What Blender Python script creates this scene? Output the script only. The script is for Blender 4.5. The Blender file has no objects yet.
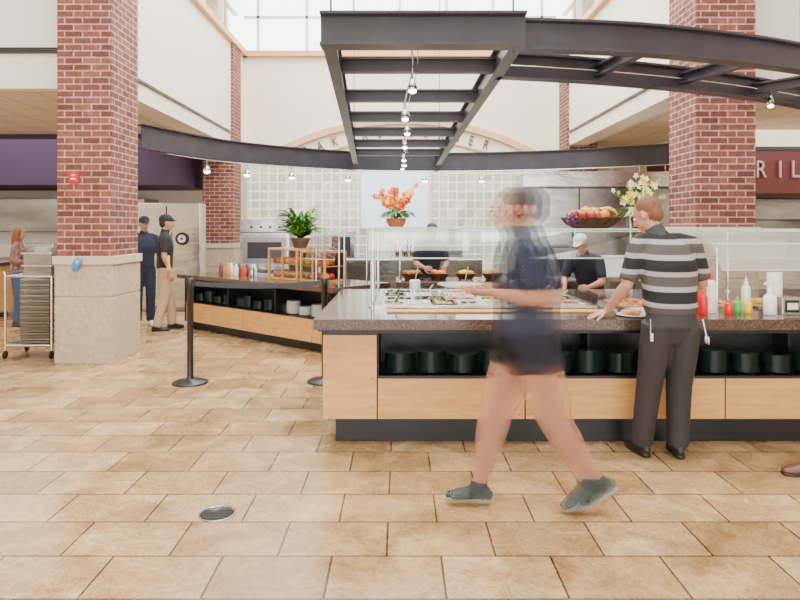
import bpy, math, random
from mathutils import Vector as V, Matrix
from mathutils.bvhtree import BVHTree
random.seed(7)
pi=math.pi
UP=V((0,0,1))
# ------------------------------------------------------------------ materials
def nt(name):
    m=bpy.data.materials.new(name); m.use_nodes=True
    n=m.node_tree; b=n.nodes['Principled BSDF']; return m,n,b
def mat(name,col,rough=.5,metal=0,noise=0,ns=6,emis=0,bump=0,stretch=(1,1,1),ghost=0,coat=0):
    m,n,b=nt(name)
    b.inputs['Base Color'].default_value=(*col,1); b.inputs['Roughness'].default_value=rough
    b.inputs['Metallic'].default_value=metal
    if coat: b.inputs['Coat Weight'].default_value=coat
    if emis:
        b.inputs['Emission Color'].default_value=(*col,1); b.inputs['Emission Strength'].default_value=emis
    if noise or bump:
        tc=n.nodes.new('ShaderNodeTexCoord'); mp=n.nodes.new('ShaderNodeMapping'); mp.inputs['Scale'].default_value=stretch
        nz=n.nodes.new('ShaderNodeTexNoise'); nz.inputs['Scale'].default_value=ns; nz.inputs['Detail'].default_value=5
        n.links.new(tc.outputs['Object'],mp.inputs[0]); n.links.new(mp.outputs[0],nz.inputs['Vector'])
        r=n.nodes.new('ShaderNodeValToRGB')
        r.color_ramp.elements[0].position=.3; r.color_ramp.elements[1].position=.7
        r.color_ramp.elements[0].color=(*[max(0,c*(1-noise)) for c in col],1)
        r.color_ramp.elements[1].color=(*[min(1,c*(1+noise)) for c in col],1)
        n.links.new(nz.outputs['Fac'],r.inputs[0]); n.links.new(r.outputs[0],b.inputs['Base Color'])
        if bump:
            bp=n.nodes.new('ShaderNodeBump'); bp.inputs['Strength'].default_value=bump; bp.inputs['Distance'].default_value=.01
            n.links.new(nz.outputs['Fac'],bp.inputs['Height']); n.links.new(bp.outputs[0],b.inputs['Normal'])
    if ghost:
        out=n.nodes['Material Output']; mx=n.nodes.new('ShaderNodeMixShader'); tr=n.nodes.new('ShaderNodeBsdfTransparent')
        mx.inputs[0].default_value=ghost
        n.links.new(tr.outputs[0],mx.inputs[1]); n.links.new(b.outputs[0],mx.inputs[2]); n.links.new(mx.outputs[0],out.inputs[0])
    return m
def brickmat(name,c1,c2,cm,w,h,mortar,mode='wall',offset=.5,phase=(0,0),rough=.6,noise=.2,ns=3,bump=.4,emis=0,stone=False):
    m,n,b=nt(name)
    tc=n.nodes.new('ShaderNodeTexCoord'); sp=n.nodes.new('ShaderNodeSeparateXYZ'); cb=n.nodes.new('ShaderNodeCombineXYZ')
    n.links.new(tc.outputs['Object'],sp.inputs[0])
    def add(a,k):
        x=n.nodes.new('ShaderNodeMath'); x.operation='ADD'; n.links.new(a,x.inputs[0])
        if isinstance(k,(int,float)): x.inputs[1].default_value=k
        else: n.links.new(k,x.inputs[1])
        return x.outputs[0]
    if mode=='wall':
        n.links.new(add(add(sp.outputs[0],sp.outputs[1]),phase[0]),cb.inputs[0]); n.links.new(add(sp.outputs[2],phase[1]),cb.inputs[1])
    else:
        n.links.new(add(sp.outputs[0],phase[0]),cb.inputs[0]); n.links.new(add(sp.outputs[1],phase[1]),cb.inputs[1])
    bt=n.nodes.new('ShaderNodeTexBrick'); bt.offset=offset; bt.offset_frequency=2
    bt.inputs['Scale'].default_value=1; bt.inputs['Brick Width'].default_value=w; bt.inputs['Row Height'].default_value=h
    bt.inputs['Mortar Size'].default_value=mortar; bt.inputs['Mortar Smooth'].default_value=.15
    bt.inputs['Color1'].default_value=(*c1,1); bt.inputs['Color2'].default_value=(*c2,1); bt.inputs['Mortar'].default_value=(*cm,1)
    n.links.new(cb.outputs[0],bt.inputs['Vector'])
    nz=n.nodes.new('ShaderNodeTexNoise'); nz.inputs['Scale'].default_value=ns; nz.inputs['Detail'].default_value=8; nz.inputs['Distortion'].default_value=1.2
    n.links.new(tc.outputs['Object'],nz.inputs['Vector'])
    rr=n.nodes.new('ShaderNodeValToRGB'); rr.color_ramp.elements[0].position=.3; rr.color_ramp.elements[1].position=.7
    rr.color_ramp.elements[0].color=(1-noise,1-noise*1.15,1-noise*1.3,1); rr.color_ramp.elements[1].color=(1+noise*.6,)*3+(1,)
    n.links.new(nz.outputs['Fac'],rr.inputs[0])
    mx=n.nodes.new('ShaderNodeMix'); mx.data_type='RGBA'; mx.blend_type='MULTIPLY'; mx.inputs[0].default_value=1
    n.links.new(bt.outputs['Color'],mx.inputs[6]); n.links.new(rr.outputs[0],mx.inputs[7])
    col=mx.outputs[2]
    if stone:
        n2=n.nodes.new('ShaderNodeTexNoise'); n2.inputs['Scale'].default_value=4.5; n2.inputs['Detail'].default_value=10; n2.inputs['Roughness'].default_value=.7; n2.inputs['Distortion'].default_value=2.5
        n.links.new(tc.outputs['Object'],n2.inputs['Vector'])
        r2=n.nodes.new('ShaderNodeValToRGB'); e=r2.color_ramp.elements
        e[0].position=.40; e[0].color=(1,1,1,1); e[1].position=.60; e[1].color=(1.03,1.02,1,1)
        q=e.new(.495); q.color=(.62,.54,.44,1); q=e.new(.455); q.color=(1,.97,.93,1); q=e.new(.53); q.color=(1,.98,.95,1)
        n.links.new(n2.outputs['Fac'],r2.inputs[0])
        m3=n.nodes.new('ShaderNodeMix'); m3.data_type='RGBA'; m3.blend_type='MULTIPLY'; m3.inputs[0].default_value=.85
        n.links.new(col,m3.inputs[6]); n.links.new(r2.outputs[0],m3.inputs[7]); col=m3.outputs[2]
        rg=n.nodes.new('ShaderNodeMapRange'); rg.inputs[1].default_value=.3; rg.inputs[2].default_value=.7; rg.inputs[3].default_value=rough-.06; rg.inputs[4].default_value=rough+.14
        n.links.new(nz.outputs['Fac'],rg.inputs[0]); n.links.new(rg.outputs[0],b.inputs['Roughness'])
    else: b.inputs['Roughness'].default_value=rough
    n.links.new(col,b.inputs['Base Color'])
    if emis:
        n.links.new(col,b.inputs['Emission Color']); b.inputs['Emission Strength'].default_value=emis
    iv=n.nodes.new('ShaderNodeMath'); iv.operation='SUBTRACT'; iv.inputs[0].default_value=1; n.links.new(bt.outputs['Fac'],iv.inputs[1])
    bp=n.nodes.new('ShaderNodeBump'); bp.inputs['Strength'].default_value=bump; bp.inputs['Distance'].default_value=.006
    n.links.new(iv.outputs[0],bp.inputs['Height']); n.links.new(bp.outputs[0],b.inputs['Normal'])
    return m
M={}
M['floor']=brickmat('floor_tile',(.36,.225,.10),(.53,.37,.195),(.085,.05,.026),.53,.36,.0055,'floor',.5,(.33,-.232),.20,.34,2.6,.35,stone=True)
M['brick']=brickmat('red_brick',(.13,.034,.026),(.26,.08,.058),(.44,.33,.28),.21,.078,.008,'wall',.5,(0,0),.8,.32,9,.6)
M['ceil']=brickmat('ceiling_tile_grid',(.74,.64,.50),(.72,.62,.48),(.4,.34,.26),.61,.61,.012,'floor',0,(0,0),.9,.05,20,.2)
M['gblock']=brickmat('glass_block',(.42,.46,.37),(.60,.62,.50),(.95,.92,.82),.2,.2,.018,'wall',0,(.05,0),.12,.14,4,.9,.50)  # emission stands in for daylight coming through the blocks
M['cream']=mat('cream_paint',(.86,.79,.66),.8,noise=.02)
M['white']=mat('white_paint',(.88,.85,.79),.8)
M['stone']=mat('limestone',(.48,.375,.27),.75,noise=.16,ns=22,bump=.25)
M['stonecap']=mat('limestone_cap',(.57,.47,.36),.7,noise=.08,ns=22)
M['steelb']=mat('painted_dark_steel',(.034,.030,.043),.36,noise=.2,ns=4)
M['trim']=mat('wood_trim',(.70,.42,.18),.5,noise=.08)
M['archc']=mat('arch_wood',(.68,.44,.26),.6)
M['purple']=mat('purple_paint',(.05,.025,.075),.6)
M['red']=mat('dark_red_paint',(.10,.012,.012),.5)
M['wood']=mat('maple_veneer',(.66,.36,.12),.4,noise=.14,ns=3,stretch=(1.2,1.2,7))
M['woodh']=mat('maple_veneer_horizontal',(.64,.34,.11),.4,noise=.16,ns=4,stretch=(1,1,9))
M['black']=mat('black_laminate',(.010,.010,.012),.4)
M['blackm']=mat('black_metal',(.012,.012,.012),.35)
M['recess']=mat('dark_shelf_interior',(.02,.018,.018),.6)
def granite():
    m,n,b=nt('brown_granite')
    tc=n.nodes.new('ShaderNodeTexCoord'); vo=n.nodes.new('ShaderNodeTexVoronoi'); vo.inputs['Scale'].default_value=110
    nz=n.nodes.new('ShaderNodeTexNoise'); nz.inputs['Scale'].default_value=60; nz.inputs['Detail'].default_value=4
    n.links.new(tc.outputs['Object'],vo.inputs['Vector']); n.links.new(tc.outputs['Object'],nz.inputs['Vector'])
    ad=n.nodes.new('ShaderNodeMath'); ad.operation='MULTIPLY'
    n.links.new(vo.outputs['Distance'],ad.inputs[0]); n.links.new(nz.outputs['Fac'],ad.inputs[1])
    r=n.nodes.new('ShaderNodeValToRGB'); r.color_ramp.elements[0].color=(.014,.010,.009,1); r.color_ramp.elements[1].color=(.20,.125,.095,1); r.color_ramp.elements[1].position=.65
    n.links.new(ad.outputs[0],r.inputs[0]); n.links.new(r.outputs[0],b.inputs['Base Color']); b.inputs['Roughness'].default_value=.12
    return m
M['granite']=granite()
M['steel']=mat('stainless_steel',(.60,.60,.58),.22,1,noise=.10,ns=2.2,bump=.9,stretch=(1,1,2.5))
M['steelk']=mat('stainless_appliance_steel',(.36,.365,.36),.20,1,noise=.35,ns=1.6,bump=1.0,stretch=(.7,1,2.2))
M['chrome']=mat('chrome',(.72,.72,.73),.12,1)
M['steeld']=mat('brushed_steel_dark',(.22,.22,.23),.3,1)
def glass(name,f=.05,tint=(.94,.98,.96)):
    m,n,b=nt(name); out=n.nodes['Material Output']
    tr=n.nodes.new('ShaderNodeBsdfTransparent'); tr.inputs[0].default_value=(*tint,1)
    gl=n.nodes.new('ShaderNodeBsdfGlossy'); gl.inputs['Roughness'].default_value=.03
    lw=n.nodes.new('ShaderNodeLayerWeight'); lw.inputs[0].default_value=.35
    mu=n.nodes.new('ShaderNodeMath'); mu.operation='MULTIPLY_ADD'; mu.inputs[1].default_value=.5; mu.inputs[2].default_value=f
    mx=n.nodes.new('ShaderNodeMixShader')
    n.links.new(lw.outputs['Fresnel'],mu.inputs[0]); n.links.new(mu.outputs[0],mx.inputs[0])
    n.links.new(tr.outputs[0],mx.inputs[1]); n.links.new(gl.outputs[0],mx.inputs[2]); n.links.new(mx.outputs[0],out.inputs[0])
    return m
M['glass']=glass('clear_glass')
M['gedge']=mat('glass_edge',(.55,.74,.67),.15)
M['platedk']=mat('dark_green_plate',(.008,.028,.025),.2,coat=.3)
M['platew']=mat('white_china',(.75,.73,.68),.2)
M['panw']=mat('white_food_pan',(.78,.78,.75),.35)
M['pand']=mat('dark_food_pan',(.02,.02,.022),.35)
M['lettuce']=mat('lettuce',(.12,.32,.03),.5,noise=.5,ns=30)
M['tomato']=mat('tomato',(.50,.04,.015),.3)
M['olive']=mat('olive',(.025,.018,.02),.3)
M['cheese']=mat('cheese',(.80,.48,.08),.5)
M['bread']=mat('bread_crust',(.5,.22,.06),.6,noise=.3,ns=20)
M['orange']=mat('orange_peel',(.85,.24,.01),.45)
M['apple']=mat('apple_red',(.45,.02,.02),.3)
M['banana']=mat('banana_yellow',(.80,.52,.03),.45)
M['grape']=mat('grape_purple',(.10,.02,.10),.3)
M['lime']=mat('pear_green',(.35,.50,.05),.4)
M['wicker']=mat('wicker',(.10,.045,.02),.7,noise=.5,ns=60)
M['leaf']=mat('leaf_green',(.05,.17,.02),.45,noise=.4,ns=12)
M['leafl']=mat('leaf_light_green',(.20,.38,.05),.45,noise=.3,ns=12)
M['petalo']=mat('orange_petal',(.95,.17,.01),.5)
M['petaly']=mat('yellow_petal',(.95,.70,.08),.5)
M['petalw']=mat('white_petal',(.85,.85,.55),.5)
M['petalr']=mat('red_petal',(.65,.04,.02),.5)
M['terra']=mat('terracotta_pot',(.45,.15,.06),.6)
M['redb']=mat('ketchup_bottle_red',(.7,.015,.01),.3)
M['yellowb']=mat('mustard_yellow',(.9,.58,.02),.3)
M['greenb']=mat('relish_green',(.06,.42,.05),.3)
M['whiteb']=mat('translucent_white_plastic',(.85,.85,.83),.3)
M['screen']=mat('bright_screen',(.70,.83,.95),.3,emis=.9)
M['letter']=mat('letter_bronze',(.11,.08,.06),.4)
M['letterw']=mat('letter_pink',(.50,.30,.27),.4)
M['alarm']=mat('fire_alarm_red',(.6,.02,.02),.4)
M['blue']=mat('blue_plastic',(.05,.25,.5),.4)
M['bulb']=mat('lamp_glow',(1,.9,.7),.4,emis=28)
M['panel']=mat('light_panel',(1,.97,.9),.4,emis=3)
M['brownl']=mat('brown_leather',(.12,.045,.025),.4)
M['mull']=mat('window_frame_white',(.85,.83,.78),.5)
M['eyew']=mat('eye_white',(.85,.85,.85),.3)
M['pupil']=mat('pupil_dark',(.02,.015,.01),.2)

# ------------------------------------------------------------------ mesh builder
def basis(t,side):
    t=t.normalized(); u=side-t*side.dot(t)
    if u.length<1e-4:
        u=V((1,0,0))-t*t.x
        if u.length<1e-3: u=V((0,1,0))-t*t.y
    u.normalize(); return t,u,t.cross(u)
class MB:
    def __init__(s): s.v=[];s.f=[];s.m=[];s.sm=[];s.mats=[]
    def mi(s,m):
        if isinstance(m,str): m=M[m]
        if m not in s.mats: s.mats.append(m)
        return s.mats.index(m)
    def add(s,vs,fs,m,smooth=False):
        o=len(s.v); k=s.mi(m); s.v+= [V(v) for v in vs]
        for f in fs: s.f.append([i+o for i in f]); s.m.append(k); s.sm.append(smooth)
    def box(s,x0,x1,y0,y1,z0,z1,m):
        vs=[(x,y,z) for z in (z0,z1) for x,y in ((x0,y0),(x1,y0),(x1,y1),(x0,y1))]
        s.add(vs,[(0,3,2,1),(4,5,6,7),(0,1,5,4),(1,2,6,5),(2,3,7,6),(3,0,4,7)],m)
    def quad(s,a,b,c,d,m): s.add([a,b,c,d],[(0,1,2,3)],m)
    def loft(s,C,R,m,side=V((1,0,0)),n=16,cap='round',p=2.0,smooth=True,sides=None):
        C=[V(c) for c in C]; R=[(r,r) if isinstance(r,(int,float)) else r for r in R]
        N=len(C); T=[]
        for i in range(N):
            a=C[max(0,i-1)]; b=C[min(N-1,i+1)]; T.append((b-a).normalized())
        rings=[]
        def ring(c,t,sd,ru,rv):
            _,u,w=basis(t,sd); o=[]
            for k in range(n):
                a=2*pi*k/n; ca,sa=math.cos(a),math.sin(a)
                e=2/p
                o.append(c+u*ru*math.copysign(abs(ca)**e,ca)+w*rv*math.copysign(abs(sa)**e,sa))
            return o
        S=sides or [V(side)]*N
        if cap=='round':
            r=min(R[0])
            for a in (80,55,28): rings.append(ring(C[0]-T[0]*r*.8*math.sin(math.radians(a)),T[0],S[0],R[0][0]*math.cos(math.radians(a)),R[0][1]*math.cos(math.radians(a))))
        for i in range(N): rings.append(ring(C[i],T[i],S[i],*R[i]))
        if cap=='round':
            r=min(R[-1])
            for a in (28,55,80): rings.append(ring(C[-1]+T[-1]*r*.8*math.sin(math.radians(a)),T[-1],S[-1],R[-1][0]*math.cos(math.radians(a)),R[-1][1]*math.cos(math.radians(a))))
        vs=[q for r in rings for q in r]; fs=[]
        for i in range(len(rings)-1):
            for k in range(n):
                k2=(k+1)%n; fs.append((i*n+k,i*n+k2,(i+1)*n+k2,(i+1)*n+k))
        s.add(vs,fs,m,smooth)
        s.add(rings[0],[tuple(range(n))[::-1]],m,False); s.add(rings[-1],[tuple(range(n))],m,False)
    def cyl(s,p0,p1,r,m,n=16,r1=None): s.loft([p0,p1],[r,r if r1 is None else r1],m,V((1,.3,.1)),n,cap='flat')
    def tube(s,P,r,m,n=8): s.loft(P,[r]*len(P),m,V((.3,.2,1)),n,cap='flat')
    def ell(s,c,r,m,ax=None,nu=14,nv=9):
        c=V(c); ax=ax or (V((1,0,0)),V((0,1,0)),V((0,0,1)))
        if isinstance(r,(int,float)): r=(r,r,r)
        vs=[];fs=[]
        for j in range(1,nv):
            ph=pi*j/nv
            for k in range(nu):
                th=2*pi*k/nu
                vs.append(c+ax[0]*r[0]*math.sin(ph)*math.cos(th)+ax[1]*r[1]*math.sin(ph)*math.sin(th)+ax[2]*r[2]*math.cos(ph))
        t=len(vs); vs.append(c+ax[2]*r[2]); vs.append(c-ax[2]*r[2])
        for j in range(nv-2):
            for k in range(nu):
                k2=(k+1)%nu; fs.append((j*nu+k,(j+1)*nu+k,(j+1)*nu+k2,j*nu+k2))
        for k in range(nu):
            k2=(k+1)%nu; fs.append((t,k,k2)); fs.append((t+1,(nv-2)*nu+k2,(nv-2)*nu+k))
        s.add(vs,fs,m,True)
    def lathe(s,c,prof,m,n=24):
        c=V(c); vs=[];fs=[]
        for r,z in prof:
            for k in range(n):
                a=2*pi*k/n; vs.append(c+V((r*math.cos(a),r*math.sin(a),z)))
        for i in range(len(prof)-1):
            for k in range(n):
                k2=(k+1)%n; fs.append((i*n+k,i*n+k2,(i+1)*n+k2,(i+1)*n+k))
        s.add(vs,fs,m,True)
        if prof[0][0]>1e-4: s.add(vs[:n],[tuple(range(n))[::-1]],m)
        if prof[-1][0]>1e-4: s.add(vs[-n:],[tuple(range(n))],m)
    def leaf(s,P,W,m,side):
        vs=[];fs=[]
        for p,w in zip(P,W): p=V(p); vs+=[p-side*w,p+side*w]
        for i in range(len(P)-1): fs.append((2*i,2*i+1,2*i+3,2*i+2))
        s.add(vs,fs,m,True)
    def done(s,name,bevel=0,loc=None,rotz=0):
        me=bpy.data.meshes.new(name); me.from_pydata(s.v,[],s.f)
        for m in s.mats: me.materials.append(m)
        me.polygons.foreach_set('material_index',s.m); me.polygons.foreach_set('use_smooth',s.sm); me.update()
        o=bpy.data.objects.new(name,me); bpy.context.scene.collection.objects.link(o)
        if loc: o.location=loc
        o.rotation_euler=(0,0,rotz)
        if bevel:
            b=o.modifiers.new('bevel','BEVEL'); b.width=bevel; b.segments=2; b.limit_method='ANGLE'
        return o
def B(name,x0,x1,y0,y1,z0,z1,m,bevel=0):
    k=MB(); k.box(x0,x1,y0,y1,z0,z1,m); return k.done(name,bevel)

# ------------------------------------------------------------------ room shell
B('floor',-10,10,-4,15,-.1,0,'floor')
k=MB()
k.box(-10,10,14.4,14.6,0,5.42,'cream')
k.box(-10,10,14.4,14.6,7.4,7.8,'cream')
k.box(-10,-3.9,14.4,14.6,5.42,7.4,'cream'); k.box(3.9,10,14.4,14.6,5.42,7.4,'cream')
k.done('wall_back')
B('wall_left',-10.2,-10,-4,14.6,0,7.8,'cream'); B('wall_right',10,10.2,-4,14.6,0,7.8,'cream')
k=MB(); k.box(-10,-5.5,-4.2,-4,0,7.8,'cream'); k.box(5.5,10,-4.2,-4,0,7.8,'cream'); k.box(-5.5,5.5,-4.2,-4,4.2,7.8,'cream'); k.done('wall_front')  # unseen wall behind the camera, opening sized to cut frontal light
k=MB()
for x in (-5.4,-3.6,-1.8,0,1.8,3.6,5.4): k.box(x-.05,x+.05,-4.15,-4.05,0,4.2,'blackm')
k.box(-5.5,5.5,-4.15,-4.05,2.2,2.3,'blackm'); k.done('window_storefront')
for sgn,nm in ((-1,'left'),(1,'right')):
    k=MB()
    def bx(a,b,y0,y1,z0,z1,m):
        x0,x1=sorted((a*sgn,b*sgn)); k.box(x0,x1,y0,y1,z0,z1,m)
    bx(3.52,3.9,8.34,14.4,3.3,5.42,'cream'); bx(3.52,3.9,8.34,14.4,7.3,7.8,'cream')
    k.done('wall_nave_'+nm)
    k=MB(); bx(3.9,10,8.32,8.5,3.4,7.8,'white')
    k.done('wall_facing_'+nm)
    k=MB(); bx(3.9,10,8.5,14.4,3.4,3.48,'ceil'); k.done('ceiling_aisle_'+nm)
    k=MB(); bx(3.42,3.95,8.34,14.4,5.42,5.54,'trim'); k.done('trim_clerestory_'+nm)
    k=MB(); bx(3.49,3.52,8.4,13.25,3.55,3.585,'blackm'); k.done('trim_conduit_'+nm)
    k=MB()
    for y in [8.4,9.6,10.8,12,13.2]: bx(3.65,3.75,y-.03,y+.03,5.54,7.3,'mull')
    bx(3.65,3.75,8.34,14.4,6.35,6.41,'mull')
    k.done('window_clerestory_'+nm)
B('trim_back',-3.52,3.52,14.28,14.4,5.42,5.54,'trim')
k=MB()
for x in [-3.2,-2.1,-1.05,0,1.05,2.1,3.2]: k.box(x-.03,x+.03,14.42,14.5,5.54,7.4,'mull')
k.box(-3.52,3.52,14.42,14.5,6.3,6.36,'mull'); k.done('window_back')
k=MB()
k.box(-10,-3.4,-4,14.6,7.8,8,'white'); k.box(3.4,10,-4,14.6,7.8,8,'white'); k.box(-3.4,3.4,-4,-1,7.8,8,'white'); k.box(-3.4,3.4,13.4,14.6,7.8,8,'white')
for y in range(1,13,2): k.box(-3.4,3.4,y-.04,y+.04,7.85,7.95,'mull')
k.done('ceiling')
def column(x0,x1,y0,y1,zb,zt,name='brick_column'):
    k=MB()
    e=.02
    k.box(x0-e,x1+e,y0-e,y1+e,0,zb*.62-.006,'stone'); k.box(x0-e+.006,x1+e-.006,y0-e+.006,y1+e-.006,zb*.62-.006,zb*.62+.006,'stonecap')
    k.box(x0-e,x1+e,y0-e,y1+e,zb*.62+.006,zb-.1,'stone')
    k.box(x0-e-.02,x1+e+.02,y0-e-.02,y1+e+.02,zb-.1,zb,'stonecap')
    k.box(x0,x1,y0,y1,zb,zt,'brick')
    return k.done(name,.006)
column(-4.02,-3.38,7.5,8.26,1.26,7.8); column(3.47,4.17,7.5,8.26,1.6,7.8)
column(-4.10,-3.47,13.3,13.96,1.26,5.42); column(3.47,4.10,13.3,13.96,1.26,5.42)
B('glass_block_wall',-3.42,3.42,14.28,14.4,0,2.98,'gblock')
k=MB()
Rr=6.2; cz=4.05-Rr; cx=.1
def arcband(r0,r1,y0,y1,a0,a1,m,n=48):
    vs=[];fs=[]
    for i in range(n+1):
        a=a0+(a1-a0)*i/n
        for r in (r0,r1):
            for y in (y0,y1): vs.append((cx+r*math.sin(a),y,cz+r*math.cos(a)))
    for i in range(n):
        o=i*4
        fs+=[(o,o+4,o+6,o+2),(o+1,o+3,o+7,o+5),(o+2,o+6,o+7,o+3),(o,o+1,o+5,o+4)]
    k.add(vs,fs,m)
arcband(Rr-.14,Rr,14.30,14.398,-.54,.53,'archc'); arcband(Rr-.50,Rr-.47,14.33,14.398,-.46,.45,'archc')
k.done('arch_molding')
def textmesh(ch,size,extr):
    c=bpy.data.curves.new('t','FONT'); c.body=ch; c.size=size; c.extrude=extr; c.align_x='CENTER'
    o=bpy.data.objects.new('t',c); bpy.context.scene.collection.objects.link(o)
    dg=bpy.context.evaluated_depsgraph_get(); me=o.evaluated_get(dg).to_mesh()
    vs=[v.co.copy() for v in me.vertices]; fs=[list(p.vertices) for p in me.polygons]
    o.evaluated_get(dg).to_mesh_clear(); bpy.data.objects.remove(o); bpy.data.curves.remove(c)
    return vs,fs
k=MB(); s="BAKERS CORNER"
for i,ch in enumerate(s):
    if ch==' ': continue
    vs,fs=textmesh(ch,.31,.012); a=(-103+i*15.6)/640*14.3/ (Rr-.25)
    out=[]
    for v in vs:
        x_=v.x*.72; r=Rr-.42+v.y; out.append((cx+r*math.sin(a)+x_*math.cos(a),14.37-v.z,cz+r*math.cos(a)-x_*math.sin(a)))
    k.add(out,fs,'letter')
k.done('arch_sign_lettering')
k=MB(); k.box(-.85,.62,14.2,14.27,1.6,2.86,'screen')
for a,b_,c_,d_ in ((-.89,-.85,1.56,2.9),(.62,.66,1.56,2.9),(-.85,.62,2.86,2.9),(-.85,.62,1.56,1.6)): k.box(a,b_,14.19,14.27,c_,d_,'mull')
k.done('wall_screen')
k=MB(); k.box(-9.99,-4.3,12.4,14.39,2.42,3.398,'purple'); k.done('soffit_purple')
k=MB(); k.box(5.55,9.99,11,14.39,2.18,2.98,'red'); k.box(5.55,9.99,10.98,11,2.92,2.98,'blackm'); k.box(5.55,9.99,11.2,14.39,2.98,3.398,'cream'); k.done('soffit_grill')
k=MB(); x=5.85
for ch in "GRILL":
    vs,fs=textmesh(ch,.42,.015)
    k.add([(x+v.x*.75,10.96-v.z,2.45+v.y) for v in vs],fs,'letterw'); x+=.33 if ch!='I' else .26
k.done('grill_sign_lettering')
k=MB()
k.box(-5.0,-3.75,12.0,12.38,.1,2.05,'steel'); k.box(-4.39,-4.37,11.98,12.0,.14,2.0,'blackm')
for sx in (-4.46,-4.30): k.cyl((sx,11.95,.9),(sx,11.95,1.5),.014,'chrome')
for sx in (-4.9,-3.85): k.cyl((sx,12.1,0),(sx,12.1,.1),.03,'blackm')
k.done('reach_in_refrigerator',.01)
k=MB(); k.cyl((-4.08,11.978,1.38),(-4.08,11.962,1.38),.12,'black',32); k.cyl((-4.08,11.962,1.38),(-4.08,11.956,1.38),.075,'platew',32); k.box(-4.1,-4.06,11.955,11.96,1.36,1.40,'black'); k.done('round_notice_sign')
k=MB(); k.box(-9.4,-7.0,11.0,11.7,.1,.92,'woodh'); k.box(-9.4,-6.95,10.95,11.75,.92,.98,'granite'); k.box(-9.3,-7.1,11.1,11.6,0,.1,'black'); k.done('serving_counter',.006)
k=MB(); k.box(-9.8,-5.4,13.6,14.35,0,.95,'steelk'); k.box(-9.8,-5.4,13.5,14.35,1.5,2.2,'steelk'); k.box(-9.8,-5.4,13.9,14.35,.95,1.5,'white')
for i in range(5): k.box(-9.6+i*.8,-9.0+i*.8,13.65,13.85,.95,1.25,['steeld','platew','steel','black','steel'][i])
k.done('kitchen_pass_station',.01)
k=MB(); k.box(5.6,9.8,13.2,14.35,0,.95,'steel'); k.box(5.6,9.8,12.9,14.35,1.75,2.17,'steelk'); k.box(5.6,9.8,13.9,14.35,.95,1.75,'steelk')
for i in range(5): k.box(5.7+i*.8,6.4+i*.8,13.25,13.7,.95,1.35,['steeld','platew','steel','black','steel'][i])
k.done('grill_station',.01)
k=MB(); k.box(-9,-7,9.3,9.9,3.38,3.399,'panel'); k.done('ceiling_light_panel')
k=MB(); k.box(7,9,9.3,9.9,3.38,3.399,'panel'); k.done('ceiling_light_panel')
k=MB(); k.box(-6.2,-4.35,8.29,8.32,3.85,3.93,'steeld')
for i in range(3): k.box(-6.2,-4.35,8.275,8.29,3.86+i*.023,3.87+i*.023,'black')
k.done('air_vent')
k=MB(); k.box(-3.86,-3.75,7.455,7.5,2.12,2.24,'alarm'); k.box(-3.83,-3.78,7.44,7.455,2.15,2.17,'platew'); k.ell((-3.805,7.45,2.2),(.02,.012,.012),'platew'); k.done('fire_alarm',.005)
k=MB(); k.loft([(-3.78,7.43,1.10),(-3.75,7.42,1.17),(-3.72,7.43,1.23)],[(.03,.02),(.045,.025),(.035,.02)],'blue',p=3); k.ell((-3.74,7.40,1.19),(.02,.01,.025),'steel'); k.done('hand_sanitizer_dispenser')
k=MB(); k.lathe((-1.02,3.57,0),[(.10,.001),(.10,.005),(.09,.006),(.09,.003),(0.001,.003)],'steelk',32)
for i in range(-4,5):
    w=math.sqrt(max(0,.085**2-(i*.019)**2)); k.box(-1.02-w,-1.02+w,3.565+i*.019,3.576+i*.019,.003,.0055,'black')
k.done('floor_drain')

# ------------------------------------------------------------------ steel canopy
def ibeam(k,P,h,w,m='steelb',tf=.018,tw=.012):
    P=[V(p) for p in P]; N=len(P); sec=[]
    for i in range(N):
        t=(P[min(N-1,i+1)]-P[max(0,i-1)]); t.z=0; t.normalize(); sd=V((t.y,-t.x,0)); sec.append(sd)
    def strip(a0,a1,z0,z1):
        vs=[];fs=[]
        for p,sd in zip(P,sec):
            vs+=[p+sd*a0+UP*z0,p+sd*a1+UP*z0,p+sd*a1+UP*z1,p+sd*a0+UP*z1]
        for i in range(N-1):
            o=4*i
            for q in range(4):
                r=(q+1)%4; fs.append((o+q,o+4+q,o+4+r,o+r))
        fs.append((0,1,2,3)); o=4*(N-1); fs.append((o+3,o+2,o+1,o))
        k.add(vs,fs,m)
    strip(-w/2,w/2,h/2-tf,h/2); strip(-w/2,w/2,-h/2,-h/2+tf); strip(-tw/2,tw/2,-h/2+tf,h/2-tf)
def smoothpath(P,n=8):
    P=[V(p) for p in P]; o=[]
    for i in range(len(P)-1):
        p0=P[max(0,i-1)];p1=P[i];p2=P[i+1];p3=P[min(len(P)-1,i+2)]
        for j in range(n):
            t=j/n; o.append(.5*((2*p1)+(p2-p0)*t+(2*p0-5*p1+4*p2-p3)*t*t+(3*p1-p0-3*p2+p3)*t**3))
    o.append(P[-1]); return o
zc=2.9
k=MB()
rear=smoothpath([(-3.72,9.2,zc),(-2.85,11.1,zc),(-1.0,12.5,zc),(.95,12.8,zc),(2.6,12.5,zc),(3.9,11.95,zc),(4.85,11.35,zc)])
ibeam(k,rear,.36,.14)
ibeam(k,[(-.525,4.24,zc),(.83,4.24,zc)],.22,.15)
ibeam(k,[(-.47,4.27,zc),(-.86,12.45,zc)],.2,.09); ibeam(k,[(.78,4.27,zc),(.74,12.75,zc)],.2,.09)
for i in range(6):
    y=5.15+i*1.2; f=(y-4.2)/8.3
    ibeam(k,[(-.47-.37*f,y,zc),(.78-.05*f,y,zc)],.12,.08)
o1=smoothpath([(.78,4.34,zc),(1.8,4.48,zc),(3.1,4.95,zc),(4.6,5.8,zc),(5.4,6.5,zc)]); ibeam(k,o1,.21,.12)
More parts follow.
